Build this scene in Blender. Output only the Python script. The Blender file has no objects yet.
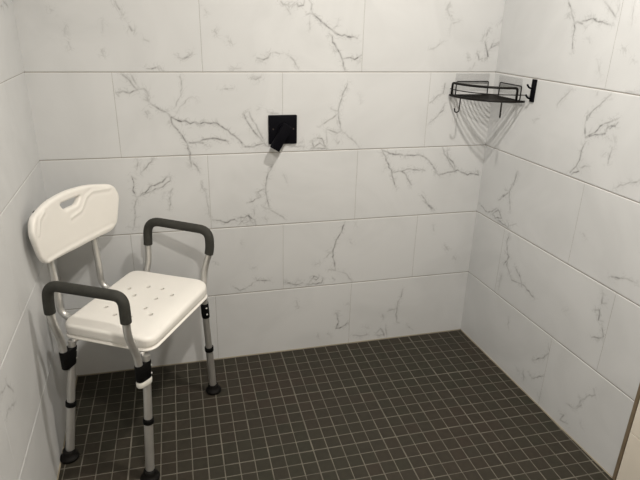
import bpy, bmesh, math, random
import numpy as np
from mathutils import Vector, Matrix
random.seed(4)
S = bpy.context.scene
COL = S.collection

# ------------------------------------------------------------------ materials
def mat(name, color, rough=.5, metal=0., spec=.5, noise=0., nscale=20., bump=0., bscale=200.):
    m = bpy.data.materials.new(name); m.use_nodes = True
    nt = m.node_tree; b = nt.nodes['Principled BSDF']
    b.inputs['Base Color'].default_value = (*color, 1)
    b.inputs['Roughness'].default_value = rough
    b.inputs['Metallic'].default_value = metal
    b.inputs['Specular IOR Level'].default_value = spec
    tc = nt.nodes.new('ShaderNodeTexCoord')
    if noise > 0:
        n = nt.nodes.new('ShaderNodeTexNoise'); n.inputs['Scale'].default_value = nscale
        n.inputs['Detail'].default_value = 4
        nt.links.new(tc.outputs['Object'], n.inputs['Vector'])
        r = nt.nodes.new('ShaderNodeMapRange')
        r.inputs['From Min'].default_value = .3; r.inputs['From Max'].default_value = .7
        r.inputs['To Min'].default_value = 1 - noise; r.inputs['To Max'].default_value = 1 + noise
        nt.links.new(n.outputs['Fac'], r.inputs['Value'])
        mx = nt.nodes.new('ShaderNodeVectorMath'); mx.operation = 'SCALE'
        mx.inputs[0].default_value = color
        nt.links.new(r.outputs['Result'], mx.inputs['Scale'])
        nt.links.new(mx.outputs[0], b.inputs['Base Color'])
    if bump > 0:
        n2 = nt.nodes.new('ShaderNodeTexNoise'); n2.inputs['Scale'].default_value = bscale
        nt.links.new(tc.outputs['Object'], n2.inputs['Vector'])
        bp = nt.nodes.new('ShaderNodeBump'); bp.inputs['Strength'].default_value = bump
        bp.inputs['Distance'].default_value = .001
        nt.links.new(n2.outputs['Fac'], bp.inputs['Height'])
        nt.links.new(bp.outputs['Normal'], b.inputs['Normal'])
    return m

def tile_mat():
    m = mat('marble_tile', (.8, .8, .8), rough=.42, spec=.4)
    nt = m.node_tree; b = nt.nodes['Principled BSDF']; N = nt.nodes.new; L = nt.links.new
    tc = N('ShaderNodeTexCoord')
    at = N('ShaderNodeAttribute'); at.attribute_name = 'vein'
    n = N('ShaderNodeTexNoise'); n.inputs['Scale'].default_value = 60; n.inputs['Detail'].default_value = 3
    L(tc.outputs['Object'], n.inputs['Vector'])
    r = N('ShaderNodeMapRange'); r.inputs['From Min'].default_value = .32; r.inputs['From Max'].default_value = .62
    r.inputs['To Min'].default_value = .45; r.inputs['To Max'].default_value = 1.0
    L(n.outputs['Fac'], r.inputs['Value'])
    mu = N('ShaderNodeMath'); mu.operation = 'MULTIPLY'
    L(at.outputs['Fac'], mu.inputs[0]); L(r.outputs['Result'], mu.inputs[1])
    # faint cloudy marbling of the glaze
    n2 = N('ShaderNodeTexNoise'); n2.inputs['Scale'].default_value = 3.2; n2.inputs['Detail'].default_value = 5
    n2.inputs['Distortion'].default_value = 1.4
    L(tc.outputs['Object'], n2.inputs['Vector'])
    cr = N('ShaderNodeValToRGB')
    cr.color_ramp.elements[0].position = .3; cr.color_ramp.elements[0].color = (*TILE_LO, 1)
    cr.color_ramp.elements[1].position = .6; cr.color_ramp.elements[1].color = (*TILE_HI, 1)
    L(n2.outputs['Fac'], cr.inputs['Fac'])
    mx = N('ShaderNodeMix'); mx.data_type = 'RGBA'
    # small broken side veins around the main ones
    a2 = N('ShaderNodeAttribute'); a2.attribute_name = 'crumble'
    n3 = N('ShaderNodeTexNoise'); n3.inputs['Scale'].default_value = 28; n3.inputs['Detail'].default_value = 4
    n3.inputs['Distortion'].default_value = .8
    L(tc.outputs['Object'], n3.inputs['Vector'])
    s1 = N('ShaderNodeMath'); s1.operation = 'SUBTRACT'; s1.inputs[1].default_value = .5; L(n3.outputs['Fac'], s1.inputs[0])
    s2 = N('ShaderNodeMath'); s2.operation = 'ABSOLUTE'; L(s1.outputs[0], s2.inputs[0])
    s3 = N('ShaderNodeMapRange'); s3.inputs['From Min'].default_value = .0; s3.inputs['From Max'].default_value = .035
    s3.inputs['To Min'].default_value = .42; s3.inputs['To Max'].default_value = 0
    L(s2.outputs[0], s3.inputs['Value'])
    s4 = N('ShaderNodeMath'); s4.operation = 'MULTIPLY'; L(s3.outputs['Result'], s4.inputs[0]); L(a2.outputs['Fac'], s4.inputs[1])
    s5 = N('ShaderNodeMath'); s5.operation = 'MAXIMUM'; L(mu.outputs[0], s5.inputs[0]); L(s4.outputs[0], s5.inputs[1])
    mu = s5
    L(mu.outputs[0], mx.inputs['Factor']); L(cr.outputs['Color'], mx.inputs[6])
    mx.inputs[7].default_value = (.10, .098, .096, 1)
    L(mx.outputs[2], b.inputs['Base Color'])
    return m

def mosaic_mat():
    m = mat('mosaic_tile', (.05, .045, .04), rough=.55, spec=.2)
    nt = m.node_tree; b = nt.nodes['Principled BSDF']; N = nt.nodes.new; L = nt.links.new
    at = N('ShaderNodeAttribute'); at.attribute_name = 'tone'
    cr = N('ShaderNodeValToRGB')
    e = cr.color_ramp.elements
    e[0].position = 0; e[0].color = (.031, .0300, .0210, 1)
    e[1].position = 1; e[1].color = (.038, .0295, .022, 1)
    k = e.new(.5); k.color = (.034, .0300, .0220, 1)
    L(at.outputs['Fac'], cr.inputs['Fac'])
    tc = N('ShaderNodeTexCoord')
    n = N('ShaderNodeTexNoise'); n.inputs['Scale'].default_value = 45; n.inputs['Detail'].default_value = 5
    L(tc.outputs['Object'], n.inputs['Vector'])
    r = N('ShaderNodeMapRange'); r.inputs['To Min'].default_value = .7; r.inputs['To Max'].default_value = 1.3
    L(n.outputs['Fac'], r.inputs['Value'])
    sc = N('ShaderNodeVectorMath'); sc.operation = 'SCALE'
    L(cr.outputs['Color'], sc.inputs[0]); L(r.outputs['Result'], sc.inputs['Scale'])
    L(sc.outputs[0], b.inputs['Base Color'])
    return m

def pad_mat():
    m = mat('clear_plastic', (.30, .30, .30), rough=.25)
    nt = m.node_tree; b = nt.nodes['Principled BSDF']
    b.inputs['Alpha'].default_value = .09
    return m

TILE_LO = (.592, .602, .605); TILE_HI = (.642, .652, .656)
M = dict(
    tile=tile_mat(), mosaic=mosaic_mat(), pad=pad_mat(),
    wall_grout=mat('wall_grout', (.30, .27, .235), rough=.9, noise=.1),
    floor_grout=mat('floor_grout', (.14, .128, .104), rough=.9, noise=.25, nscale=14),
    caulk=mat('caulk', (.34, .30, .225), rough=.6, noise=.12, nscale=9),
    paint=mat('white_paint', (.75, .72, .67), rough=.8, noise=.02),
    cream=mat('cream_tile', (.80, .74, .64), rough=.5, noise=.05, nscale=5),
    bronze=mat('bronze_trim', (.22, .17, .11), rough=.5, metal=.2, noise=.15),
    plastic=mat('white_plastic', (.82, .80, .755), rough=.38, noise=.015, nscale=8, bump=.12, bscale=350),
    alu=mat('brushed_aluminium', (.60, .595, .575), rough=.38, metal=.75, noise=.06, nscale=30),
    foam=mat('grey_foam', (.037, .037, .032), rough=.75, spec=.3, noise=.12, nscale=60, bump=.3, bscale=500),
    black=mat('black_plastic', (.004, .004, .004), rough=.5, spec=.12, noise=.1),
    rubber=mat('black_rubber', (.006, .0055, .005), rough=.6, spec=.15, noise=.2),
    blackmetal=mat('matte_black_metal', (.004, .004, .006), rough=.5, spec=.06, noise=.1),
    wire=mat('black_wire', (.006, .005, .004), rough=.45, spec=.2, noise=.1),
    rust=mat('bronze_wire', (.05, .035, .028), rough=.45, noise=.1),
    whiteclip=mat('white_clip', (.7, .69, .64), rough=.4, noise=.03),
    pin=mat('steel_pin', (.7, .7, .68), rough=.3, metal=.5, noise=.03),
)
lamp_m = bpy.data.materials.new('lamp_glow'); lamp_m.use_nodes = True
_b = lamp_m.node_tree.nodes['Principled BSDF']
_b.inputs['Emission Color'].default_value = (1, .88, .72, 1); _b.inputs['Emission Strength'].default_value = 3
M['lamp'] = lamp_m

# ------------------------------------------------------------------ helpers
def obj(name, mesh, m=None, parent=None, smooth=False):
    if isinstance(mesh, bmesh.types.BMesh):
        me = bpy.data.meshes.new(name); mesh.to_mesh(me); mesh.free()
    else: me = mesh
    if m is not None:
        me.materials.clear(); me.materials.append(m)
    if smooth:
        me.polygons.foreach_set('use_smooth', [True] * len(me.polygons))
    o = bpy.data.objects.new(name, me); COL.objects.link(o)
    if parent is not None:
        o.parent = parent
        o.matrix_parent_inverse = Matrix.Translation(-Vector(parent.location))
    return o
def struct(o): o['kind'] = 'structure'; return o
def thing(name, label, cat, loc, group=None):
    o = bpy.data.objects.new(name, None); COL.objects.link(o); o.location = loc
    o.empty_display_size = .05
    o['label'] = label; o['category'] = cat
    if group: o['group'] = group
    return o

def add_box(bm, lo, hi, mtx=None, bevel=0.):
    b2 = bmesh.new(); bmesh.ops.create_cube(b2, size=1)
    for v in b2.verts:
        v.co = Vector([(lo[i] + hi[i]) / 2 + v.co[i] * (hi[i] - lo[i]) for i in range(3)])
    if bevel > 0:
        bmesh.ops.bevel(b2, geom=list(b2.edges), offset=bevel, segments=3, affect='EDGES', profile=.5)
    if mtx is not None: bmesh.ops.transform(b2, matrix=mtx, verts=b2.verts)
    me = bpy.data.meshes.new('tmp'); b2.to_mesh(me); b2.free(); bm.from_mesh(me); bpy.data.meshes.remove(me)

def fillet(pts, rad, n=6):
    pts = [Vector(p) for p in pts]
    if not hasattr(rad, '__len__'): rad = [rad] * len(pts)
    out = [pts[0]]
    for i in range(1, len(pts) - 1):
        a, b, c = pts[i - 1], pts[i], pts[i + 1]
        r = min(rad[i], (a - b).length * .49, (c - b).length * .49)
        p0 = b + (a - b).normalized() * r; p1 = b + (c - b).normalized() * r
        for k in range(n + 1):
            t = k / n
            out.append((1 - t) ** 2 * p0 + 2 * t * (1 - t) * b + t * t * p1)
    out.append(pts[-1]); return out

def add_tube(bm, pts, r, seg=14, caps=True, radii=None):
    pts = [Vector(p) for p in pts]; q = [pts[0]]; rr = [radii[0] if radii else r]
    for i, p in enumerate(pts[1:], 1):
        if (p - q[-1]).length > 1e-6 or radii: q.append(p); rr.append(radii[i] if radii else r)
    pts = q; n = len(pts); T = []
    for i in range(n):
        d = pts[min(i + 1, n - 1)] - pts[max(i - 1, 0)]; T.append(d.normalized())
    nrm = T[0].orthogonal().normalized(); rings = []
    for i in range(n):
        nrm = (nrm - T[i] * nrm.dot(T[i])).normalized(); bi = T[i].cross(nrm)
        rings.append([bm.verts.new(pts[i] + (nrm * math.cos(2 * math.pi * k / seg) + bi * math.sin(2 * math.pi * k / seg)) * rr[i]) for k in range(seg)])
    for i in range(n - 1):
        for k in range(seg):
            bm.faces.new((rings[i][k], rings[i][(k + 1) % seg], rings[i + 1][(k + 1) % seg], rings[i + 1][k]))
    if caps:
        bm.faces.new(rings[0][::-1]); bm.faces.new(rings[-1])

def add_lathe(bm, prof, origin, axis, seg=28):
    axis = Vector(axis).normalized(); o = Vector(origin)
    a = axis.orthogonal().normalized(); b = axis.cross(a); rings = []
    for r, h in prof:
        rings.append([bm.verts.new(o + axis * h + (a * math.cos(2 * math.pi * k / seg) + b * math.sin(2 * math.pi * k / seg)) * r) for k in range(seg)])
    for i in range(len(rings) - 1):
        for k in range(seg):
            bm.faces.new((rings[i][k], rings[i][(k + 1) % seg], rings[i + 1][(k + 1) % seg], rings[i + 1][k]))
    bm.faces.new(rings[0][::-1]); bm.faces.new(rings[-1])

def autosmooth(o, ang=40):
    me = o.data
    me.polygons.foreach_set('use_smooth', [True] * len(me.polygons))
    bm = bmesh.new(); bm.from_mesh(me)
    for e in bm.edges:
        if len(e.link_faces) == 2:
            e.smooth = e.link_faces[0].normal.angle(e.link_faces[1].normal, 0) < math.radians(ang)
    bm.to_mesh(me); bm.free(); return o

def eval_mesh(o):
    dg = bpy.context.evaluated_depsgraph_get(); dg.update()
    me = bpy.data.meshes.new_from_object(o.evaluated_get(dg)); return me

# ------------------------------------------------------------------ room measures
W0 = 1.7825; RS = -.0503; LS = -.0352
SZ = [1.5372, 1.2322, .9272, .6222, .3172, 0.0]      # tile course seams, top to floor
CEIL = 2.25; YF = -3.1
def xr(y): return W0 + RS * y
def xl(y): return LS * y

VEINS = {
 'B': [
  (0.50,[(0.316,1.460),(0.327,1.436),(0.334,1.417)]),
  (0.90,[(0.353,1.382),(0.360,1.370)]),
  (0.40,[(0.396,1.343),(0.413,1.335)]),
  (0.20,[(0.266,1.396),(0.265,1.366)]),
  (0.50,[(0.255,1.300),(0.258,1.293)]),
  (0.20,[(0.153,1.384),(0.145,1.354)]),
  (0.40,[(0.152,1.330),(0.157,1.310)]),
  (0.90,[(0.507,1.284),(0.523,1.278),(0.543,1.285),(0.557,1.298)]),
  (0.60,[(0.397,1.244),(0.429,1.248),(0.447,1.244)]),
  (0.30,[(0.109,1.431),(0.118,1.428)]),
  (0.30,[(0.609,1.445),(0.616,1.433)]),
  (0.70,[(0.641,1.372),(0.648,1.364)]),
  (0.20,[(0.611,1.442),(0.616,1.430)]),
  (0.60,[(0.689,1.340),(0.697,1.336)]),
  (0.70,[(0.793,1.282),(0.814,1.276),(0.832,1.284),(0.840,1.299)]),
  (0.30,[(0.842,1.301),(0.888,1.299)]),
  (0.40,[(0.904,1.294),(0.930,1.274),(0.947,1.244)]),
  (0.50,[(0.699,1.244),(0.730,1.246)]),
  (0.90,[(0.881,1.476),(0.888,1.467),(0.909,1.465)]),
  (0.30,[(0.893,1.465),(0.916,1.435)]),
  (0.60,[(0.924,1.463),(0.940,1.471),(0.945,1.462),(0.964,1.466),(0.968,1.483)]),
  (0.50,[(0.985,1.484),(0.995,1.470),(0.993,1.451),(1.000,1.437)]),
  (0.50,[(0.975,1.434),(1.000,1.437)]),
  (0.30,[(0.988,1.427),(0.990,1.384)]),
  (0.80,[(1.000,1.437),(1.064,1.390),(1.097,1.369),(1.175,1.356)]),
  (0.20,[(1.075,1.385),(1.096,1.400),(1.097,1.420)]),
  (0.80,[(1.062,1.372),(1.078,1.341),(1.101,1.311),(1.117,1.282),(1.130,1.241)]),
  (0.60,[(1.088,1.306),(1.097,1.311),(1.090,1.316)]),
  (0.70,[(1.117,1.280),(1.151,1.286),(1.168,1.279),(1.195,1.296)]),
  (0.40,[(1.168,1.279),(1.191,1.268)]),
  (0.70,[(1.537,1.482),(1.537,1.464),(1.548,1.444)]),
  (0.30,[(1.553,1.433),(1.566,1.417),(1.593,1.423)]),
  (0.20,[(1.559,1.415),(1.557,1.382)]),
  (0.30,[(1.476,1.318),(1.499,1.324),(1.534,1.350)]),
  (0.40,[(1.786,1.442),(1.768,1.416)]),
  (0.80,[(1.731,1.402),(1.722,1.385),(1.719,1.371)]),
  (0.40,[(1.712,1.380),(1.703,1.361)]),
  (0.70,[(1.716,1.352),(1.731,1.314),(1.738,1.294),(1.726,1.285)]),
  (0.60,[(1.735,1.314),(1.758,1.333),(1.784,1.348)]),
  (0.40,[(1.738,1.319),(1.751,1.343),(1.784,1.353)]),
  (0.80,[(1.687,1.304),(1.698,1.280),(1.715,1.285)]),
  (0.80,[(1.644,1.291),(1.650,1.287)]),
  (0.30,[(1.683,1.270),(1.670,1.240)]),
  (0.60,[(0.308,1.233),(0.336,1.204),(0.359,1.173)]),
  (0.40,[(0.339,1.230),(0.356,1.193),(0.365,1.173)]),
  (0.70,[(0.286,1.163),(0.311,1.166),(0.331,1.160),(0.359,1.171)]),
  (0.40,[(0.284,1.163),(0.293,1.150)]),
  (0.60,[(0.359,1.173),(0.381,1.176),(0.391,1.165),(0.395,1.149)]),
  (0.70,[(0.377,1.138),(0.393,1.132),(0.389,1.149)]),
  (0.60,[(0.393,1.129),(0.429,1.102),(0.460,1.083)]),
  (0.60,[(0.379,1.094),(0.385,1.082)]),
  (0.90,[(0.460,1.083),(0.492,1.060),(0.559,1.049)]),
  (0.70,[(0.559,1.049),(0.634,1.047),(0.663,1.024),(0.697,0.999),(0.726,0.968),(0.744,0.953)]),
  (0.70,[(0.462,1.081),(0.471,1.046),(0.502,1.005),(0.518,0.975),(0.529,0.932)]),
  (0.60,[(0.518,0.975),(0.555,0.977),(0.578,0.973),(0.595,0.958)]),
  (0.80,[(0.555,0.977),(0.591,0.988),(0.614,0.990),(0.673,0.977)]),
  (0.20,[(0.478,1.103),(0.491,1.126),(0.510,1.153),(0.513,1.225)]),
  (0.15,[(0.488,1.086),(0.501,1.109),(0.537,1.142),(0.565,1.136)]),
  (0.35,[(0.652,1.169),(0.698,1.174)]),
  (0.60,[(0.765,1.213),(0.784,1.206),(0.804,1.215)]),
  (0.60,[(0.736,1.087),(0.747,1.052),(0.770,1.016),(0.805,0.972)]),
  (0.50,[(0.757,1.087),(0.771,1.051),(0.794,1.009),(0.812,0.972)]),
  (0.60,[(0.726,0.954),(0.768,0.952),(0.812,0.966),(0.830,0.950)]),
  (0.30,[(0.784,1.093),(0.796,1.098)]),
  (0.40,[(0.826,1.086),(0.868,1.079)]),
  (0.60,[(1.143,1.189),(1.124,1.147),(1.116,1.117),(1.109,1.087),(1.115,1.044),(1.125,1.007)]),
  (0.40,[(1.079,1.094),(1.109,1.084)]),
  (0.40,[(1.109,1.075),(1.074,1.051),(1.036,1.027)]),
  (0.50,[(1.062,1.014),(1.088,1.005),(1.108,0.997),(1.127,1.006)]),
  (0.35,[(1.127,1.004),(1.175,0.967),(1.203,0.938)]),
  (0.30,[(1.062,1.006),(1.067,0.939)]),
  (0.60,[(1.005,0.972),(1.012,0.941),(1.037,0.959),(1.061,0.943),(1.044,0.977),(1.011,0.978)]),
  (0.60,[(0.999,0.937),(1.071,0.935)]),
  (0.50,[(1.105,0.963),(1.113,0.954),(1.118,0.964)]),
  (0.40,[(0.941,0.962),(0.967,0.967)]),
  (0.50,[(0.910,0.948),(0.973,0.946)]),
  (0.20,[(1.193,1.141),(1.201,1.110)]),
  (0.50,[(1.498,1.110),(1.523,1.131),(1.556,1.149),(1.559,1.187)]),
  (0.40,[(1.506,1.029),(1.539,1.055),(1.564,1.080),(1.566,1.105)]),
  (0.50,[(1.551,1.074),(1.566,1.099)]),
  (0.50,[(0.391,0.922),(0.365,0.889),(0.340,0.866)]),
  (0.30,[(0.332,0.921),(0.328,0.879)]),
  (0.70,[(0.306,0.856),(0.312,0.831),(0.306,0.800),(0.317,0.769)]),
  (0.50,[(0.306,0.856),(0.321,0.843)]),
  (0.60,[(0.318,0.771),(0.350,0.789),(0.376,0.815),(0.417,0.828),(0.436,0.847)]),
  (0.50,[(0.326,0.774),(0.368,0.791),(0.403,0.804),(0.446,0.831),(0.447,0.847),(0.430,0.847)]),
  (0.50,[(0.319,0.766),(0.304,0.732),(0.306,0.693),(0.298,0.668),(0.290,0.642)]),
  (0.30,[(0.276,0.654),(0.308,0.651)]),
  (0.50,[(0.520,0.968),(0.526,0.925),(0.528,0.882)]),
  (0.50,[(0.533,0.907),(0.560,0.856)]),
  (0.80,[(0.563,0.812),(0.577,0.780)]),
  (0.40,[(0.452,0.799),(0.441,0.768),(0.433,0.711)]),
  (0.20,[(0.420,0.788),(0.411,0.757)]),
  (0.25,[(0.577,0.780),(0.588,0.674)]),
  (0.60,[(0.841,0.872),(0.822,0.832),(0.815,0.780),(0.821,0.733),(0.829,0.692)]),
  (0.50,[(0.815,0.780),(0.783,0.768),(0.795,0.748),(0.763,0.730),(0.738,0.725)]),
  (0.30,[(0.829,0.692),(0.872,0.662),(0.902,0.640)]),
  (0.50,[(0.801,0.704),(0.829,0.692)]),
  (0.60,[(0.597,0.660),(0.628,0.656),(0.647,0.646),(0.685,0.657),(0.697,0.647)]),
  (0.60,[(0.698,0.660),(0.742,0.671),(0.768,0.649),(0.771,0.628)]),
  (0.50,[(0.703,0.633),(0.736,0.671),(0.761,0.636)]),
  (0.50,[(0.710,0.653),(0.722,0.638),(0.748,0.650)]),
  (0.30,[(0.769,0.703),(0.764,0.663)]),
  (0.40,[(0.810,0.653),(0.819,0.645)]),
  (0.20,[(0.889,0.835),(0.902,0.802)]),
  (0.90,[(1.301,0.924),(1.341,0.905),(1.397,0.897)]),
  (0.60,[(1.397,0.897),(1.477,0.894),(1.514,0.873),(1.540,0.848),(1.561,0.814)]),
  (0.70,[(1.306,0.919),(1.332,0.868),(1.356,0.823),(1.377,0.756)]),
  (0.40,[(1.321,0.841),(1.334,0.851)]),
  (0.60,[(1.356,0.823),(1.398,0.827),(1.422,0.809),(1.449,0.764)]),
  (0.70,[(1.398,0.827),(1.437,0.836),(1.507,0.825)]),
  (0.80,[(1.561,0.814),(1.574,0.802),(1.592,0.807)]),
  (0.70,[(1.592,0.805),(1.615,0.812),(1.650,0.816),(1.662,0.821),(1.687,0.808),(1.713,0.796),(1.737,0.801),(1.769,0.793),(1.760,0.811)]),
  (0.60,[(1.578,0.923),(1.594,0.890),(1.629,0.845),(1.651,0.810)]),
  (0.50,[(1.602,0.922),(1.606,0.890),(1.640,0.850),(1.653,0.816)]),
  (0.50,[(1.501,0.716),(1.528,0.679),(1.572,0.639)]),
  (0.20,[(1.576,0.570),(1.583,0.539)]),
  (0.40,[(0.667,0.356),(0.695,0.332),(0.723,0.340),(0.766,0.367)]),
  (0.60,[(0.766,0.387),(0.771,0.371),(0.799,0.369),(0.828,0.366)]),
  (0.20,[(0.706,0.554),(0.712,0.544)]),
  (0.30,[(0.753,0.435),(0.763,0.432)]),
  (0.40,[(0.600,0.474),(0.601,0.464)]),
  (0.60,[(1.156,0.617),(1.141,0.566),(1.120,0.533),(1.107,0.487),(1.112,0.438),(1.121,0.391)]),
  (0.50,[(1.080,0.477),(1.107,0.481)]),
  (0.30,[(1.066,0.448),(1.105,0.475)]),
  (0.40,[(1.027,0.422),(1.047,0.430)]),
  (0.50,[(1.090,0.394),(1.122,0.386)]),
  (0.30,[(1.131,0.382),(1.178,0.359),(1.204,0.319)]),
  (0.60,[(0.888,0.353),(0.916,0.345),(0.944,0.333),(0.972,0.342)]),
  (0.40,[(0.949,0.357),(0.938,0.339)]),
  (0.60,[(1.006,0.345),(1.023,0.368),(1.045,0.359),(1.034,0.348),(1.011,0.357)]),
  (0.60,[(0.995,0.330),(1.058,0.331),(1.065,0.357)]),
  (0.50,[(1.109,0.351),(1.119,0.340)]),
  (0.40,[(1.183,0.518),(1.193,0.509)]),
  (0.20,[(1.204,0.608),(1.214,0.586)]),
  (0.60,[(0.945,0.253),(0.953,0.221)]),
  (0.60,[(1.131,0.170),(1.146,0.123),(1.134,0.088),(1.164,0.093),(1.200,0.116)]),
  (0.30,[(1.179,0.209),(1.203,0.216)]),
  (0.60,[(1.139,0.175),(1.145,0.150)]),
  (0.50,[(1.093,0.065),(1.110,0.054)]),
  (0.40,[(1.049,0.062),(1.052,0.052)]),
  (0.50,[(1.220,0.039),(1.263,0.030),(1.289,0.034)]),
  (0.50,[(1.453,0.260),(1.441,0.207),(1.432,0.162),(1.433,0.087),(1.451,0.076)]),
  (0.40,[(1.432,0.162),(1.385,0.149)]),
  (0.50,[(1.360,0.134),(1.367,0.105)]),
  (0.50,[(1.340,0.042),(1.356,0.059),(1.376,0.019),(1.327,0.029)]),
  (0.30,[(1.381,0.075),(1.391,0.007)]),
  (0.20,[(1.488,0.062),(1.527,0.028)]),
  (0.30,[(1.269,0.080),(1.295,0.067)]),
  (0.50,[(1.514,0.687),(1.544,0.660),(1.573,0.640)]),
  (0.20,[(1.571,0.573),(1.579,0.541)]),
  (0.50,[(1.639,0.467),(1.666,0.437)]),
  (0.40,[(1.694,0.406),(1.708,0.387)]),
 ],
 'R': [
  (0.50,[(0.360,1.499),(0.383,1.470),(0.397,1.447),(0.411,1.421),(0.415,1.389),(0.425,1.336)]),
  (0.50,[(0.373,1.450),(0.385,1.463)]),
  (0.40,[(0.379,1.447),(0.386,1.441)]),
  (0.70,[(0.405,1.426),(0.434,1.429),(0.461,1.416)]),
  (0.60,[(0.434,1.429),(0.465,1.436),(0.482,1.441),(0.507,1.435),(0.534,1.433),(0.570,1.425)]),
  (0.40,[(0.475,1.451),(0.485,1.441),(0.505,1.442),(0.511,1.435)]),
  (0.20,[(0.477,1.384),(0.498,1.369)]),
  (0.50,[(0.526,1.491),(0.542,1.481),(0.564,1.463),(0.582,1.448),(0.586,1.445)]),
  (0.30,[(0.583,1.495),(0.588,1.466),(0.582,1.448)]),
  (0.20,[(0.545,1.318),(0.562,1.287),(0.574,1.269)]),
  (0.50,[(0.635,1.360),(0.647,1.355)]),
  (0.30,[(0.683,1.331),(0.689,1.328)]),
  (0.15,[(0.643,1.491),(0.651,1.426)]),
  (0.40,[(0.445,1.209),(0.458,1.218),(0.464,1.213)]),
  (0.30,[(0.412,1.177),(0.421,1.184)]),
  (0.40,[(0.570,1.211),(0.574,1.224)]),
  (0.50,[(0.608,1.205),(0.630,1.221)]),
  (0.30,[(0.684,1.232),(0.721,1.241)]),
  (0.35,[(0.453,1.216),(0.429,1.190),(0.397,1.156)]),
  (0.40,[(0.287,1.084),(0.318,1.094)]),
  (0.30,[(0.573,1.221),(0.575,1.213)]),
  (0.40,[(0.630,1.224),(0.594,1.184),(0.564,1.156),(0.553,1.134)]),
  (0.60,[(0.564,1.157),(0.549,1.141),(0.552,1.129),(0.561,1.147)]),
  (0.50,[(0.549,1.129),(0.551,1.100),(0.561,1.074)]),
  (0.60,[(0.561,1.073),(0.588,1.091),(0.613,1.120),(0.645,1.137),(0.676,1.154)]),
  (0.60,[(0.565,1.072),(0.599,1.090),(0.640,1.101),(0.644,1.121),(0.673,1.131),(0.681,1.144)]),
  (0.50,[(0.642,1.129),(0.655,1.119),(0.671,1.138)]),
  (0.60,[(0.566,1.057),(0.555,1.025),(0.555,0.994),(0.546,0.970),(0.523,0.942)]),
  (0.60,[(0.546,0.970),(0.562,0.957),(0.531,0.937)]),
  (0.20,[(0.558,0.969),(0.607,0.986)]),
  (0.50,[(0.682,1.065),(0.678,1.040),(0.678,1.012)]),
  (0.20,[(0.661,1.045),(0.649,1.033)]),
  (0.30,[(0.686,1.102),(0.686,1.086)]),
  (0.30,[(0.647,1.094),(0.665,1.086)]),
  (0.30,[(0.810,0.995),(0.777,0.978),(0.743,0.960),(0.718,0.940)]),
  (0.50,[(0.241,0.873),(0.229,0.823),(0.213,0.786),(0.200,0.767)]),
  (0.40,[(0.180,0.777),(0.214,0.781)]),
  (0.40,[(0.155,0.736),(0.184,0.762)]),
  (0.50,[(0.246,0.873),(0.229,0.812),(0.210,0.778),(0.233,0.706)]),
  (0.50,[(0.146,0.722),(0.176,0.746),(0.210,0.778)]),
  (0.50,[(0.018,0.666),(0.076,0.646),(0.112,0.658),(0.143,0.684)]),
  (0.60,[(0.112,0.658),(0.142,0.638),(0.187,0.654),(0.156,0.681),(0.115,0.644)]),
  (0.50,[(0.155,0.635),(0.252,0.632)]),
  (0.30,[(0.222,0.658),(0.239,0.635),(0.288,0.667)]),
  (0.30,[(0.640,0.758),(0.650,0.749)]),
  (0.50,[(0.794,0.665),(0.820,0.671)]),
  (0.50,[(0.253,0.610),(0.246,0.563),(0.270,0.512),(0.269,0.472),(0.316,0.424),(0.391,0.438),(0.471,0.414)]),
  (0.50,[(0.244,0.524),(0.277,0.514),(0.247,0.463)]),
  (0.50,[(0.322,0.489),(0.363,0.462),(0.383,0.426)]),
  (0.30,[(0.245,0.422),(0.241,0.340)]),
  (0.60,[(0.794,0.665),(0.838,0.680)]),
  (0.30,[(0.838,0.680),(0.889,0.687)]),
  (0.40,[(0.778,0.596),(0.781,0.560),(0.800,0.570)]),
  (0.60,[(0.761,0.523),(0.778,0.533),(0.784,0.497),(0.805,0.503)]),
  (0.50,[(0.800,0.494),(0.819,0.453),(0.774,0.423)]),
  (0.30,[(0.334,0.259),(0.347,0.209)]),
  (0.20,[(0.626,0.443),(0.647,0.462)]),
  (0.60,[(0.526,0.166),(0.568,0.202),(0.596,0.243)]),
  (0.25,[(0.586,0.282),(0.605,0.249)]),
  (0.60,[(0.482,0.088),(0.492,0.046)]),
  (0.50,[(0.511,0.100),(0.537,0.085),(0.595,0.138)]),
  (0.40,[(0.441,0.069),(0.455,0.061)]),
  (0.40,[(0.831,0.251),(0.844,0.233),(0.812,0.202),(0.790,0.163),(0.781,0.134)]),
  (0.30,[(0.735,0.113),(0.776,0.123)]),
  (0.30,[(0.597,0.056),(0.595,0.022)]),
  (0.40,[(0.715,0.050),(0.734,0.059),(0.722,0.026),(0.760,0.039)]),
  (0.40,[(0.787,0.174),(0.799,0.155),(0.782,0.125)]),
  (0.30,[(0.811,0.087),(0.820,0.078)]),
  (0.30,[(0.833,0.251),(0.839,0.240)]),
  (0.20,[(0.583,0.050),(0.607,0.019)]),
 ],
 'L': [
  (0.50,[(0.831,0.573),(0.832,0.561),(0.797,0.513)]),
  (0.40,[(0.839,0.564),(0.866,0.564),(0.892,0.573)]),
  (0.40,[(0.796,0.480),(0.842,0.495)]),
  (0.30,[(0.816,0.491),(0.869,0.506),(0.893,0.500)]),
  (0.40,[(0.822,0.317),(0.818,0.310)]),
  (0.50,[(0.178,1.436),(0.141,1.433)]),
  (0.60,[(0.128,1.449),(0.070,1.434)]),
 ],
}


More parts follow.
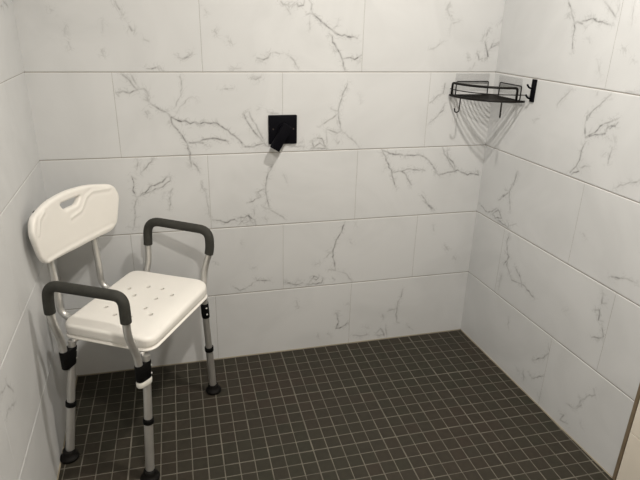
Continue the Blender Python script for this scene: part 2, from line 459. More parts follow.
def build_wall(name, o, d, nrm, u0, u1, rows, veins, dense, gap=.0011, thick=.06, zt=CEIL):
    """o origin, d direction of u, nrm towards the room; rows = (z0, z1, joints)"""
    o = np.array(o, float); d = np.array(d, float); nrm = np.array(nrm, float)
    VV = []; FF = []; AT = []; HT = []; nv = 0
    for ri, (z0, z1, joints) in enumerate(rows):
        edges = [u0] + [j for j in sorted(joints) if u0 + .01 < j < u1 - .01] + [u1]
        for a, b in zip(edges[:-1], edges[1:]):
            gu = gap * .35
            A = a + (gu if a > u0 else 0); B = b - (gu if b < u1 else 0); C = z0 + gap; D = z1 - gap
            den = A < dense[1] and B > dense[0] and D > dense[2] and C < dense[3]
            st = .0027 if den else .4
            def ax(p, q):
                n = max(1, int(round((q - p - .006) / st)))
                return np.concatenate([[p, p + .0009], np.linspace(p + .003, q - .003, n + 1), [q - .0009, q]])
            us = ax(A, B); zs = ax(C, D); U, Z = np.meshgrid(us, zs)
            dep = np.zeros_like(U)
            ed = np.minimum(np.minimum(U - A, B - U), np.minimum(Z - C, D - Z))
            eh = np.minimum(Z - C, D - Z)
            ev = np.minimum(U - A if a > u0 else 1 + 0 * U, B - U if b < u1 else 1 + 0 * U)
            dep[ed < .001] = 0
            dep[(eh >= 1e-6) & (eh < .001)] = -.0003
            dep[(ev >= 1e-6) & (ev < .001)] = -.0001
            dep[ev < 1e-6] = -.0006
            dep[eh < 1e-6] = -.0012
            att = np.zeros_like(U); hal = np.zeros_like(U)
            if den:
                for inten, pts in veins:
                    P = np.array(pts); inten = .22 + .85 * inten
                    mu, mz = P.mean(0)
                    if not (A - .004 < mu < B + .004 and C - .004 < mz < D + .004):
                        continue
                    # jitter the traced polyline so it wanders like a natural vein
                    Q = [P[0]]
                    for p, q in zip(P[:-1], P[1:]):
                        L = np.hypot(*(q - p)); k = max(1, int(L / .012))
                        for t in range(1, k + 1):
                            jit = np.array([random.gauss(0, .0021), random.gauss(0, .0021)]) if t < k else 0
                            Q.append(p + (q - p) * t / k + jit)
                    tot = len(Q) - 1
                    for s, (p, q) in enumerate(zip(Q[:-1], Q[1:])):
                        w = .0023 * (.7 + .6 * random.random()) * (.75 + .45 * inten)
                        end = min(1., .55 + .45 * min(s, tot - 1 - s))
                        iu = (us > min(p[0], q[0]) - .022) & (us < max(p[0], q[0]) + .022)
                        iz = (zs > min(p[1], q[1]) - .022) & (zs < max(p[1], q[1]) + .022)
                        if not iu.any() or not iz.any(): continue
                        ii = np.ix_(iz, iu); uu = U[ii]; zz = Z[ii]
                        e = q - p; t = np.clip(((uu - p[0]) * e[0] + (zz - p[1]) * e[1]) / (e @ e + 1e-12), 0, 1)
                        dd = np.hypot(uu - p[0] - t * e[0], zz - p[1] - t * e[1])
                        core = min(1, inten * VI) * end * (.65 + .5 * random.random()) * np.exp(-(dd / w) ** 2)
                        halo = .12 * inten * np.exp(-(dd / .007) ** 2)
                        hal[ii] = np.maximum(hal[ii], inten * np.exp(-(dd / .015) ** 2))
                        att[ii] = np.maximum(att[ii], np.maximum(core, halo))
            P3 = o + U[..., None] * d + Z[..., None] * np.array([0, 0, 1.]) + dep[..., None] * nrm
            nz, nu = U.shape
            VV.append(P3.reshape(-1, 3)); AT.append(att.reshape(-1)); HT.append(hal.reshape(-1))
            idx = np.arange(nz * nu).reshape(nz, nu) + nv
            F = np.stack([idx[:-1, :-1], idx[:-1, 1:], idx[1:, 1:], idx[1:, :-1]], -1).reshape(-1, 4)
            cr = np.cross(d, [0, 0, 1.]) @ nrm
            if cr < 0: F = F[:, ::-1]
            FF.append(F); nv += nz * nu
    nt_faces = sum(len(f) for f in FF)
    # grout bed and body of the wall behind the tiles
    c = []
    for dep in (-.0011, -thick):
        for (u, z) in ((u0, 0), (u1, 0), (u1, zt), (u0, zt)):
            c.append(o + u * d + np.array([0, 0, z]) + dep * nrm)
    VV.append(np.array(c)); AT.append(np.zeros(8)); HT.append(np.zeros(8))
    FF.append(np.array([[0, 1, 2, 3], [7, 6, 5, 4], [0, 4, 5, 1], [1, 5, 6, 2], [2, 6, 7, 3], [3, 7, 4, 0]]) + nv)
    V = np.concatenate(VV); F = np.concatenate(FF); A_ = np.concatenate(AT)
    me = bpy.data.meshes.new(name)
    me.vertices.add(len(V)); me.vertices.foreach_set('co', V.ravel())
    me.loops.add(len(F) * 4); me.loops.foreach_set('vertex_index', F.ravel().astype(np.int32))
    me.polygons.add(len(F)); me.polygons.foreach_set('loop_start', np.arange(0, len(F) * 4, 4, dtype=np.int32))
    mi = np.zeros(len(F), np.int32); mi[nt_faces:] = 1
    me.materials.append(M['tile']); me.materials.append(M['wall_grout'])
    me.polygons.foreach_set('material_index', mi)
    sm = np.ones(len(F), bool); sm[nt_faces:] = False
    me.update(calc_edges=True)
    me.polygons.foreach_set('use_smooth', sm)
    at = me.attributes.new('vein', 'FLOAT', 'POINT'); at.data.foreach_set('value', A_.astype(np.float32))
    at2 = me.attributes.new('crumble', 'FLOAT', 'POINT'); at2.data.foreach_set('value', np.concatenate(HT).astype(np.float32))
    me.validate()
    o_ = bpy.data.objects.new(name, me); COL.objects.link(o_)
    return struct(o_)
VI = 1.2

def rows_for(odd, even, lo, hi, L=.6075):
    rs = []; zs = SZ[::-1]
    while zs[-1] < CEIL - .02: zs = zs + [min(zs[-1] + .305, CEIL)]
    for i in range(len(zs) - 1):
        base = odd if i % 2 == 0 else even
        js = [base + k * L for k in range(-8, 9)]
        rs.append((zs[i], zs[i + 1], [j for j in js if lo < j < hi]))
    return rs

# back wall
build_wall('wall_back', (0, 0, 0), (1, 0, 0), (0, -1, 0), 0, W0, rows_for(.5909, .8852, 0, W0), VEINS['B'], (0, 1.8, 0, 1.6))
# right wall (slightly out of square) up to the metal edge
rn = np.array([-1, RS, 0]) / math.hypot(1, RS); rd = np.array([-RS, -1, 0])
RR = rows_for(.5995, .2184, 0, 1)
RR[3] = (RR[3][0], RR[3][1], [j for j in RR[3][2] if j > .3])
build_wall('wall_right', (W0, 0, 0), rd, rn, 0, .992, RR, VEINS['R'], (0, 1.0, 0, 1.6))
# left wall
ln = np.array([1, -LS, 0]) / math.hypot(1, LS); ld = np.array([-LS, -1, 0])
build_wall('wall_left', (0, 0, 0), ld, ln, 0, -YF, rows_for(.60, .905, 0, 3.1), VEINS['L'], (0, 1.3, 0, 1.6), gap=.00045)
# wall beyond the metal edge: plain cream tile
bm = bmesh.new()
ang = math.atan2(rd[1], rd[0])
RM = Matrix.Translation((W0, 0, 0)) @ Matrix(((rd[0], -rn[0], 0, 0), (rd[1], -rn[1], 0, 0), (0, 0, 1, 0), (0, 0, 0, 1)))
zz = 0.0; levels = [0, .211, .516, .821, 1.126, 1.431, 1.736, 2.041, CEIL]
for a, b in zip(levels[:-1], levels[1:]):
    for u0, u1 in ((1.006, 1.62), (1.62, 2.23), (2.23, 2.84), (2.84, 3.1)):
        add_box(bm, (u0 + .001, -.004, a + .001), (u1 - .001, .05, b - .001), RM, bevel=.0012)
struct(obj('wall_entry', bm, M['cream']))
bm = bmesh.new(); add_box(bm, (.992, -.0045, 0), (1.004, .05, CEIL), RM, bevel=.0012)
struct(obj('trim_1', bm, M['bronze']))
# room beyond: front wall behind the camera and ceiling
bm = bmesh.new(); add_box(bm, (-.1, YF - .06, 0), (2.1, YF, CEIL)); struct(obj('wall_front', bm, M['paint']))
bm = bmesh.new(); add_box(bm, (-.1, YF - .06, CEIL), (2.1, .1, CEIL + .08)); struct(obj('ceiling', bm, M['paint']))

# floor: mosaic squares over grout
PX = .0523; PY = .0530; X0 = .873; Y0 = -.0035
verts = []; faces = []; tone = []
def clipx(x, y):
    return min(max(x, xl(y) + .002), xr(y) - .002)
for j in range(-1, 30):
    ya = min(Y0 - j * PY, -.002); yb = Y0 - (j + 1) * PY
    if ya - yb < .004: continue
    for i in range(-18, 20):
        xa = X0 + i * PX; xb = xa + PX
        if xb < .004 or xa > xr(yb): continue
        g = .0016
        gl = g + (.0007 if i % 6 == 0 else 0); gr = g + (.0007 if i % 6 == 5 else 0)
        gt = g + (.0006 if j % 6 == 0 else 0); gb = g + (.0006 if j % 6 == 5 else 0)
        jx = random.gauss(0, .0003); jy = random.gauss(0, .0003)
        x0, x1, y1, y0 = xa + gl + jx, xb - gr + jx, ya - gt + jy, yb + gb + jy
        if x1 < xl(y0) + .006 or x0 > xr(y0) - .006: continue
        n = len(verts); hz = random.gauss(0, .00012); e = .0012
        for (dx, z) in ((0, -.0022), (0, -.0006), (e, 0)):
            for (x, y) in ((x0 + dx, y0 + dx), (x1 - dx, y0 + dx), (x1 - dx, y1 - dx), (x0 + dx, y1 - dx)):
                verts.append((clipx(x, y), y, z + hz))
        t = min(1, max(0, .5 + .28 * math.sin(xa * 5 + 1) * math.sin(ya * 7) + random.gauss(0, .13)))
        tone += [t] * 12
        for r in (0, 4):
            for k in range(4):
                faces.append((n + r + k, n + r + (k + 1) % 4, n + r + 4 + (k + 1) % 4, n + r + 4 + k))
        faces.append((n + 8, n + 9, n + 10, n + 11))
nt_ = len(faces); n = len(verts)
zt = -.0011
pb = [(-.01, .01), (1.80, .01), (2.0, YF), (-.01, YF)]
for z in (zt, -.08):
    for x, y in pb: verts.append((x, y, z)); tone.append(0)
faces += [(n + 3, n + 2, n + 1, n), (n + 4, n + 5, n + 6, n + 7)] + [(n + k, n + (k + 1) % 4, n + 4 + (k + 1) % 4, n + 4 + k) for k in range(4)]
me = bpy.data.meshes.new('floor'); me.from_pydata(verts, [], faces); me.update()
me.materials.append(M['mosaic']); me.materials.append(M['floor_grout'])
me.polygons.foreach_set('material_index', [0] * nt_ + [1] * (len(faces) - nt_))
me.attributes.new('tone', 'FLOAT', 'POINT').data.foreach_set('value', tone)
fo = bpy.data.objects.new('floor', me); COL.objects.link(fo); struct(fo)

# caulk beads where walls meet the floor
def bead(name, p, q, r=.004, m='caulk'):
    bm = bmesh.new(); N = 40
    pts = [Vector(p).lerp(Vector(q), k / N) for k in range(N + 1)]
    add_tube(bm, pts, r, seg=8, radii=[r * (.8 + .35 * random.random()) for _ in pts])
    return struct(obj(name, bm, M[m], smooth=True))
bead('trim_2', (.004, -.001, .001), (W0 - .004, -.0005, 0), .0024)
bead('trim_3', (W0 - .001, 0, .001), (xr(-.99) - .001, -.99, 0), .0026)
bead('trim_4', (.001, 0, .001), (xl(-1.3) + .001, -1.3, 0), .0032)

# ------------------------------------------------------------------ shower chair
FV = Vector((.868, -.497, 0)); LV = Vector((.497, .868, 0)); OV = Vector((.300, -.3585, 0))
def Wp(a, b, c): return OV + FV * a + LV * b + Vector((0, 0, c))
chair = thing('shower_chair', 'white plastic shower chair with grey foam armrests and aluminium legs', 'chair', OV)

def curve_solid(outline, holes, thick, bevel, name):
    """flat outline with holes -> rounded slab mesh, centred on z=0"""
    cu = bpy.data.curves.new(name, 'CURVE'); cu.dimensions = '2D'; cu.fill_mode = 'BOTH'
    for pl in [outline] + holes:
        s = cu.splines.new('POLY'); s.points.add(len(pl) - 1)
        for k, (x, y) in enumerate(pl): s.points[k].co = (x, y, 0, 1)
        s.use_cyclic_u = True
    cu.extrude = thick / 2 - bevel; cu.bevel_depth = bevel; cu.bevel_resolution = 4
    cu.offset = -bevel
    o = bpy.data.objects.new(name + '_tmp', cu); COL.objects.link(o)
    me = eval_mesh(o); bpy.data.objects.remove(o)
    return me

def remeshed(me, voxel, smooth=2):
    o = bpy.data.objects.new('tmp', me); COL.objects.link(o)
    r = o.modifiers.new('r', 'REMESH'); r.mode = 'VOXEL'; r.voxel_size = voxel
    s = o.modifiers.new('s', 'SMOOTH'); s.iterations = smooth; s.factor = .5
    out = eval_mesh(o); bpy.data.objects.remove(o); return out

def rounded_poly(pts, rads, n=8):
    out = []; N = len(pts)
    for i in range(N):
        a, b, c = Vector(pts[i - 1]), Vector(pts[i]), Vector(pts[(i + 1) % N])
        r = rads[i]; p0 = b + (a - b).normalized() * r; p1 = b + (c - b).normalized() * r
        for k in range(n + 1):
            t = k / n; v = (1 - t) ** 2 * p0 + 2 * t * (1 - t) * b + t * t * p1
            out.append((v.x, v.y))
    return out

# seat: x = forward, y = lateral, relative to the seat's centre
SC = (.013, .020)
hd, hw = .163, .205
def circ(x, y, r, n=14, ex=1.0): return [(x + r * ex * math.cos(2 * math.pi * k / n), y + r * math.sin(2 * math.pi * k / n)) for k in range(n)]
holes = [circ(sx * a, sy * b - .004, .0092, ex=.72) for a, b in ((.085, .068), (.028, .101), (.043, .034)) for sx in (-1, 1) for sy in (-1, 1)]
ol = rounded_poly([(-hd, -hw), (hd, -hw), (hd, hw), (-hd, hw)], [.045, .05, .05, .045])
slab = curve_solid(ol, [], .046, .011, 'seat')
bm = bmesh.new(); bm.from_mesh(slab)
me2 = curve_solid([(x * 1.011, y * 1.009) for x, y in ol], [], .007, .003, 'lip')
bmesh.ops.translate(bm, vec=(0, 0, .006), verts=bm.verts)
b3 = bmesh.new(); b3.from_mesh(me2); bmesh.ops.translate(b3, vec=(0, 0, -.0225), verts=b3.verts)
t_ = bpy.data.meshes.new('t'); b3.to_mesh(t_); b3.free(); bm.from_mesh(t_)
t2 = bpy.data.meshes.new('seat_raw'); bm.to_mesh(t2); bm.free()
seat = remeshed(t2, .0024, 3)
so = bpy.data.objects.new('tmp_seat', seat); COL.objects.link(so)
bm = bmesh.new()
for h in holes:
    lo_ = [bm.verts.new((x, y, -.06)) for x, y in h]; hi_ = [bm.verts.new((x, y, .06)) for x, y in h]
    bm.faces.new(lo_[::-1]); bm.faces.new(hi_)
    for k in range(len(h)): bm.faces.new((lo_[k], lo_[(k + 1) % len(h)], hi_[(k + 1) % len(h)], hi_[k]))
cm = bpy.data.meshes.new('cut'); bm.to_mesh(cm); bm.free()
cu_ = bpy.data.objects.new('tmp_cut', cm); COL.objects.link(cu_)
md = so.modifiers.new('b', 'BOOLEAN'); md.object = cu_; md.operation = 'DIFFERENCE'; md.solver = 'EXACT'
seat = eval_mesh(so); bpy.data.objects.remove(so); bpy.data.objects.remove(cu_)
bm = bmesh.new(); bm.from_mesh(seat)
for v in bm.verts:
    x, y, z = v.co
    if z > .0:
        k = min(1, z / .02)
        # shallow dished top, waterfall front
        z -= k * (.006 * math.exp(-((x + .01) / .09) ** 2 - (y / .13) ** 2) + .010 * max(0, (x - .10) / .063) ** 2 - .005 * (y / .2))
    v.co = Wp(SC[0] + x, SC[1] + y, .4815 + z)
autosmooth(obj('seat', bm, M['plastic'], chair, smooth=True), 50)

# backrest: x = lateral, y = height
BC = .015
bo = rounded_poly([(-.185, .690), (.0, .674), (.185, .682), (.217, .806), (.198, .852), (.10, .874), (0, .880), (-.10, .874), (-.198, .852), (-.217, .806)],
                  [.045, .05, .045, .018, .024, .03, .03, .03, .024, .018])
slot = rounded_poly([(-.047, .848), (.053, .848), (.034, .823), (-.028, .823)], [.006, .006, .012, .012], n=4)
bk = remeshed(curve_solid(bo, [slot], .026, .010, 'back'), .0026, 3)
def seg_d(p, a, b):
    ax, ay = a; bx, by = b; ex, ey = bx - ax, by - ay
    t = max(0, min(1, ((p[0] - ax) * ex + (p[1] - ay) * ey) / (ex * ex + ey * ey)))
    return math.hypot(p[0] - ax - t * ex, p[1] - ay - t * ey)
ridge = [(.175, .842), (.105, .850), (.075, .838), (.052, .808), (.040, .798), (-.005, .790)]
ridge2 = [(-.185, .800), (-.165, .838), (-.135, .852)]
ridge3 = [(-.165, .700), (-.08, .694), (.0, .691), (.08, .694), (.165, .700)]
bm = bmesh.new(); bm.from_mesh(bk)
for v in bm.verts:
    x, y, z = v.co
    f = -.219 + .036 * (x / .21) ** 2 - .10 * (y - .77) * .35
    if z > .005:
        for rd_, amp, w in ((ridge, .0018, .005), (ridge2, .0018, .005), (ridge3, .0014, .0045)):
            dm = min(seg_d((x, y), a, b) for a, b in zip(rd_[:-1], rd_[1:]))
            if dm < .03: z += amp * math.exp(-(dm / w) ** 2) - (amp * .5 * math.exp(-((dm - .012) / .006) ** 2))
    v.co = Wp(f + z, BC + x, y)
obj('backrest', bm, M['plastic'], chair, smooth=True)

# tubes that carry the backrest, each capped behind the panel
for c in (-.1, .12):
    bm = bmesh.new()
    add_tube(bm, fillet([Wp(-.115, c, .468), Wp(-.217, c, .474), Wp(-.217, c, .62), Wp(-.238, c, .825)], [0, .045, .1, 0], 10), .0118, seg=18)
    t = obj('back_post', bm, M['alu'], chair, smooth=True)
    bm = bmesh.new(); add_tube(bm, [Wp(-.2365, c, .82), Wp(-.2400, c, .843), Wp(-.2405, c, .846)], .0128, radii=[.0128, .0128, .010])
    obj('end_cap', bm, M['black'], t, smooth=True)

# side rails under the seat joining the legs
LEG = {  # foot, top
    'nf': ((.156, -.238), (.156, -.187)), 'nb': ((-.156, -.238), (-.112, -.187)),
    'ff': ((.153, .241), (.160, .198)), 'fb': ((-.150, .205), (-.110, .195))}
ARM = {'nf': (.150, -.219), 'nb': (-.118, -.222), 'ff': (.146, .224), 'fb': (-.103, .226)}
for c, (fa, fb) in ((-.13, (-.112, .14)), (.155, (-.112, .14))):
    bm = bmesh.new(); add_tube(bm, [Wp(fa, c, .446), Wp(fb, c, .446)], .0095, seg=14)
    obj('seat_rail', bm, M['alu'], chair, smooth=True)
for a in (-.108, .138):
    bm = bmesh.new(); add_tube(bm, [Wp(a, -.187, .446), Wp(a, .195, .446)], .0085, seg=14)
    obj('seat_rail', bm, M['alu'], chair, smooth=True)

def hull2(bm, p, q, r1, r2, z0, z1):
    """stadium around two upright tubes, p and q at z0 and z1"""
    rings = []
    for z, (a, b) in ((z0, (p[0], q[0])), (z0 + .003, (p[0], q[0])), (z1 - .003, (p[1], q[1])), (z1, (p[1], q[1]))):
        d = (b - a); d.z = 0; d.normalize(); ang = math.atan2(d.y, d.x); inset = .0015 if z in (z0, z1) else 0
        ring = []
        for k in range(13):
            t = ang + math.pi / 2 + math.pi * k / 12
            ring.append(bm.verts.new((a.x + (r1 - inset) * math.cos(t), a.y + (r1 - inset) * math.sin(t), z)))
        for k in range(13):
            t = ang - math.pi / 2 + math.pi * k / 12
            ring.append(bm.verts.new((b.x + (r2 - inset) * math.cos(t), b.y + (r2 - inset) * math.sin(t), z)))
        rings.append(ring)
    n = len(rings[0])
    for i in range(3):
        for k in range(n): bm.faces.new((rings[i][k], rings[i][(k + 1) % n], rings[i + 1][(k + 1) % n], rings[i + 1][k]))
    bm.faces.new(rings[0][::-1]); bm.faces.new(rings[-1])

def leg_at(key, z):
    (a, b), (c, d) = LEG[key]; t = z / .44
    return Wp(a + (c - a) * t, b + (d - b) * t, z)
for key in ('nf', 'nb', 'ff', 'fb'):
    bm = bmesh.new(); zc = .218
    add_tube(bm, [leg_at(key, .018), leg_at(key, zc)], .0142, seg=20)
    add_tube(bm, [leg_at(key, zc), leg_at(key, .449)], .0128, seg=20)
    lg = obj('leg', bm, M['alu'], chair); autosmooth(lg, 50)
    bm = bmesh.new(); ax_ = leg_at(key, .3) - leg_at(key, 0)
    add_lathe(bm, [(.0150, 0), (.0172, .002), (.0172, .017), (.0160, .019), (.0142, .0195)], leg_at(key, zc - .010), ax_)
    obj('collar', bm, M['black'], lg, smooth=False); autosmooth(COL.objects[-1], 50)
    bm = bmesh.new()
    add_lathe(bm, [(.026, 0), (.0305, .002), (.0315, .007), (.0295, .012), (.0235, .015), (.0200, .024), (.0188, .036), (.0165, .038)], leg_at(key, 0) + Vector((0, 0, .0006)), (0, 0, 1))
    obj('rubber_foot', bm, M['rubber'], lg); autosmooth(COL.objects[-1], 60)
    # black clamp gripping leg and arm tube
    A = Wp(*ARM[key], 0)
    z0, z1 = .366, .430
    if key == 'nf': z0, z1 = .374, .432
    bm = bmesh.new()
    def at(z): return Vector((A.x, A.y, z))
    hull2(bm, (leg_at(key, z0), leg_at(key, z1)), (at(z0), at(z1)), .0149, .0139, z0, z1)
    cl = obj('clamp', bm, M['black'], chair); autosmooth(cl, 50)
    view = (Vector((.49, -2.1, 1.4)) - leg_at(key, .4)); view.z = 0; view.normalize()
    side = (leg_at(key, .4) - at(.4)); side.z = 0; side.normalize()
    dirv = (side * .75 + FV * .8 - LV * .35); dirv.z = 0; dirv.normalize()
    for zz in (.386, .414):
        bm = bmesh.new(); c0 = leg_at(key, zz) + dirv * .0138
        add_lathe(bm, [(.0034, 0), (.0034, .0022), (.0020, .0034)], c0, dirv, seg=14)
        obj('button', bm, M['pin'], cl, smooth=True)
    if key == 'nf':
        bm = bmesh.new()
        hull2(bm, (leg_at(key, .354), leg_at(key, .372)), (at(.354), at(.372)), .0160, .0148, .354, .372)
        c_ = obj('clip', bm, M['whiteclip'], cl); autosmooth(c_, 50); c_['label'] = 'white plastic clip under the clamp'

# arm loops
def arm(side, front, rear):
    s = side
    f0, c0 = ARM[front]; r0, c1 = ARM[rear]
    if s < 0:
        tops = (.152, -.102); zt = .691; zt2 = .683
    else:
        tops = (.166, -.085); zt = .706; zt2 = .710
    co = .256 * s
    path = [Wp(f0, c0, .362), Wp(f0, c0, .462), Wp(f0 - .004, co * .97, .545), Wp(tops[0], co, .62), Wp(tops[0], co, zt - .006), Wp(tops[1], co, zt2), Wp(tops[1] - .008, co, .60),
            Wp(tops[1] - .008, co * .98, .545), Wp(r0, c1, .47), Wp(r0, c1, .362)]
    rad = [0, .04, .05, .03, .062, .058, .03, .05, .04, 0]
    P = fillet(path, rad, 10)
    bm = bmesh.new(); add_tube(bm, P, .0118, seg=18)
    a = obj('arm_tube', bm, M['alu'], chair, smooth=True)
    # foam sleeve from z .60 on the front limb over the top to z .58 on the rear limb
    zf, zr = (.602, .588) if s < 0 else (.608, .612)
    mid = len(P) // 2; i0 = next(i for i in range(len(P)) if P[i].z > zf); i1 = max(i for i in range(len(P)) if P[i].z > zr)
    a0 = P[i0 - 1].lerp(P[i0], (zf - P[i0 - 1].z) / (P[i0].z - P[i0 - 1].z)); a1 = P[i1].lerp(P[i1 + 1], (P[i1].z - zr) / (P[i1].z - P[i1 + 1].z))
    Q = [a0] + P[i0:i1 + 1] + [a1]
    # densify straight run
    D = []
    for p, q in zip(Q[:-1], Q[1:]):
        n = max(1, int((q - p).length / .01))
        for k in range(n): D.append(p.lerp(q, k / n))
    D.append(Q[-1]); R = [.0163] * len(D)
    D = [D[0] - (D[1] - D[0]).normalized() * .0001] + D + [D[-1] + (D[-1] - D[-2]).normalized() * .0001]
    R = [.0145] + R + [.0145]
    bm = bmesh.new(); add_tube(bm, D, .0175, seg=24, radii=R)
    obj('foam_grip', bm, M['foam'], chair, smooth=True)
arm(-1, 'nf', 'nb'); arm(1, 'ff', 'fb')

# ------------------------------------------------------------------ shower valve
valve = thing('shower_valve', 'square black shower valve plate with angled lever on the back wall', 'shower valve', (.885, 0, 1.0175))
bm = bmesh.new(); add_box(bm, (.829, -.009, .9615), (.941, .002, 1.0735), bevel=.0028)
pl = obj('plate', bm, M['blackmetal'], valve); autosmooth(pl, 50)
for x in (.847, .927):
    bm = bmesh.new(); add_lathe(bm, [(.0030, 0), (.0030, .001), (.002, .0016)], (x, -.009, 1.020), (0, -1, 0), seg=12)
    obj('screw', bm, M['rust'], pl, smooth=True)
bm = bmesh.new(); add_lathe(bm, [(.023, 0), (.023, .022), (.021, .024), (.0205, .027)], (.887, -.009, 1.020), (0, -1, 0))
obj('hub', bm, M['blackmetal'], valve); autosmooth(COL.objects[-1], 40)
d_ = Vector((-.042, 0, -.070)).normalized(); a_ = math.atan2(d_.z, d_.x)
bm = bmesh.new()
LM = Matrix.Translation((.887, -.043, 1.020)) @ Matrix.Rotation(-a_, 4, 'Y')
add_box(bm, (-.024, -.008, -.0195), (.082, .008, .0195), LM, bevel=.0022)
lv = obj('lever', bm, M['blackmetal'], valve); autosmooth(lv, 50)

# ------------------------------------------------------------------ corner basket
bk_ = thing('corner_basket', 'black wire corner basket with two small hooks hanging under it', 'shower caddy', (1.70, -.06, 1.143))
Cn = Vector((1.772, -.012, 0))
def arcp(s, z, n=30, a0=0, a1=1):
    """front curve from back wall side to right wall side, scaled s about the corner"""
    ctrl = [Vector((1.580, -.010, 0)), Vector((1.577, -.135, 0)), Vector((1.650, -.222, 0)), Vector((1.787, -.224, 0))]
    out = []
    for k in range(n + 1):
        t = a0 + (a1 - a0) * k / n
        p = (1 - t) ** 3 * ctrl[0] + 3 * t * (1 - t) ** 2 * ctrl[1] + 3 * t * t * (1 - t) * ctrl[2] + t ** 3 * ctrl[3]
        p = Cn + (p - Cn) * s; out.append(Vector((p.x, p.y, z)))
    return out
ZB = 1.143
bm = bmesh.new()
add_tube(bm, arcp(1, ZB), .0045, seg=10)
add_tube(bm, fillet([(1.578, -.010, ZB), (1.772, -.010, ZB), (1.784, -.226, ZB)], [0, .02, 0]), .0024, seg=8)
s = .92
while s > .1:
    add_tube(bm, arcp(s, ZB + .001), .0021, seg=8); s -= .08
for t in ():
    p = arcp(1, ZB - .0025, 50)[int(50 * t)]
    add_tube(bm, [p, Cn + (p - Cn) * .08 + Vector((0, 0, 0))] if False else [p, Vector((Cn.x + (p.x - Cn.x) * .08, Cn.y + (p.y - Cn.y) * .08, ZB - .0025))], .002, seg=8)
obj('base_grid', bm, M['wire'], bk_, smooth=True)
bm = bmesh.new()
top = arcp(.985, 1.193, 40, .03, .915)
path = [Vector((top[0].x, top[0].y, ZB))] + fillet([Vector((top[0].x, top[0].y, ZB + .002)), top[0], top[3]], [0, .016, 0], 6)[1:] + top[4:-4] + fillet([top[-4], top[-1], Vector((top[-1].x, top[-1].y, ZB + .002))], [0, .016, 0], 6)[1:]
add_tube(bm, path, .0048, seg=12)
obj('front_rail', bm, M['wire'], bk_, smooth=True)
bm = bmesh.new(); add_tube(bm, arcp(1.0, 1.168), .0019, seg=8); obj('middle_wire', bm, M['wire'], bk_, smooth=True)
def on_right(u, z, off): 
    return Vector((W0, 0, 0)) + Vector(rd) * u + Vector((0, 0, z)) + Vector(rn) * off
bm = bmesh.new(); add_tube(bm, fillet([(1.607, -.007, ZB), (1.607, -.007, 1.196), (1.752, -.007, 1.196), (1.752, -.007, ZB)], .006), .0023, seg=8)
obj('hanging_frame', bm, M['wire'], bk_, smooth=True)
bm = bmesh.new(); add_tube(bm, fillet([on_right(.052, ZB, .007), on_right(.052, 1.197, .007), on_right(.194, 1.197, .007), on_right(.194, ZB, .007)], .006), .0023, seg=8)
obj('hanging_frame', bm, M['wire'], bk_, smooth=True)
bm = bmesh.new(); add_box(bm, (1.603, -.0022, 1.158), (1.757, -.0006, 1.227)); 
p = obj('adhesive_pad', bm, M['pad'], bk_); p['label'] = 'clear grey adhesive pad'
bm = bmesh.new(); add_box(bm, (.034, -.0022, 1.158), (.186, -.0006, 1.224), RM)
p = obj('adhesive_pad', bm, M['pad'], bk_); p['label'] = 'clear grey adhesive pad'
def jhook(p, d, r=.0026, L=.058, R=.011):
    bm = bmesh.new(); p = Vector(p); d = Vector(d).normalized(); z = Vector((0, 0, 1))
    pts = [p + z * .004, p - z * (L - R)]
    for k in range(1, 9):
        t = math.pi * k / 8
        pts.append(p - z * (L - R) + d * (R - R * math.cos(t)) - z * R * math.sin(t))
    pts.append(pts[-1] + z * .006 + d * .002)
    add_tube(bm, pts, r, seg=8); obj('hook', bm, M['wire'], bk_, smooth=True)
f = arcp(1, ZB, 50)
jhook(f[11], (-1, -.12, 0)); jhook(f[38], (-.5, -.87, 0), r=.0032)

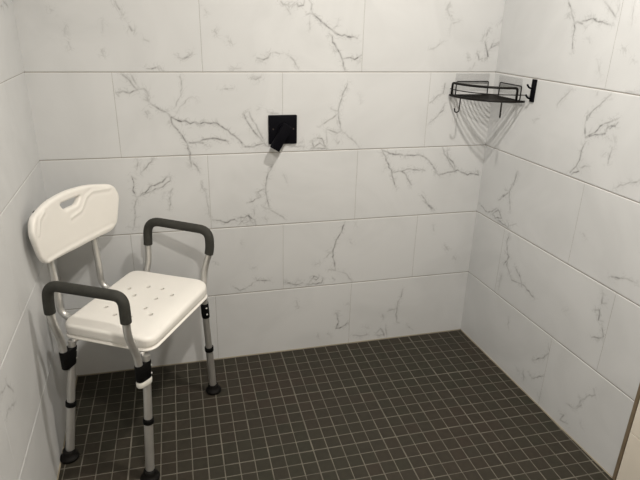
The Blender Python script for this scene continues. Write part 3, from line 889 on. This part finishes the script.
# ------------------------------------------------------------------ wall hook
hk = thing('wall_hook', 'small black double-prong hook on the right wall beside the basket', 'wall hook', on_right(.252, 1.188, 0))
bm = bmesh.new(); add_box(bm, (.247, -.0055, 1.147), (.271, .002, 1.230), RM, bevel=.0018)
obj('plate', bm, M['blackmetal'], hk); autosmooth(COL.objects[-1], 50)
for zz in (1.197, 1.160):
    bm = bmesh.new()
    add_tube(bm, fillet([on_right(.257, zz, .004), on_right(.257, zz + .001, .020), on_right(.257, zz + .014, .031)], .008), .0036, seg=10)
    obj('prong', bm, M['blackmetal'], hk, smooth=True)

# ------------------------------------------------------------------ ceiling lights
def downlight(x, y, power, size, label, color=(1, .94, .86)):
    t = thing('ceiling_light', label, 'light', (x, y, CEIL), 'recessed ceiling lights')
    bm = bmesh.new(); add_lathe(bm, [(size, 0), (size + .018, .001), (size + .018, .008), (size, .010)], (x, y, CEIL - .010), (0, 0, 1), 32)
    obj('bezel', bm, M['paint'], t, smooth=False)
    bm = bmesh.new(); add_lathe(bm, [(size * .97, 0), (size * .97, .002)], (x, y, CEIL - .0125), (0, 0, 1), 32)
    obj('lens', bm, M['lamp'], t)
    l = bpy.data.lights.new('downlight', 'AREA'); l.shape = 'DISK'; l.size = size * 2; l.energy = power; l.color = color
    o = bpy.data.objects.new('downlight', l); COL.objects.link(o); o.location = (x, y, CEIL - .02)
downlight(1.19, -.90, 19, .04, 'round recessed ceiling light above the shower floor')
downlight(.74, -1.88, 23, .045, 'round recessed ceiling light in front of the shower')

# ------------------------------------------------------------------ world, camera
w = bpy.data.worlds.new('World'); S.world = w; w.use_nodes = True
w.node_tree.nodes['Background'].inputs[0].default_value = (.02, .02, .02, 1)
cam = bpy.data.cameras.new('Camera'); co_ = bpy.data.objects.new('Camera', cam); COL.objects.link(co_)
r_ = Vector((0.9690128, -0.2460153, 0.0221511)); u_ = Vector((0.0724703, 0.3688829, 0.9266463)); f_ = Vector((0.2361403, 0.8963269, -0.3752811))
co_.matrix_world = Matrix(((r_.x, u_.x, -f_.x, .4891), (r_.y, u_.y, -f_.y, -2.118), (r_.z, u_.z, -f_.z, 1.4251), (0, 0, 0, 1)))
cam.sensor_fit = 'HORIZONTAL'; cam.sensor_width = 36; cam.lens = 548.87 / 640 * 36; cam.clip_start = .02
S.camera = co_
vs = S.view_settings; S.display_settings.display_device = 'sRGB'
vs.view_transform = 'Standard'; vs.look = 'None'; vs.gamma = 1; vs.use_curve_mapping = False; vs.exposure = -.08
S.cycles.caustics_reflective = False; S.cycles.caustics_refractive = False
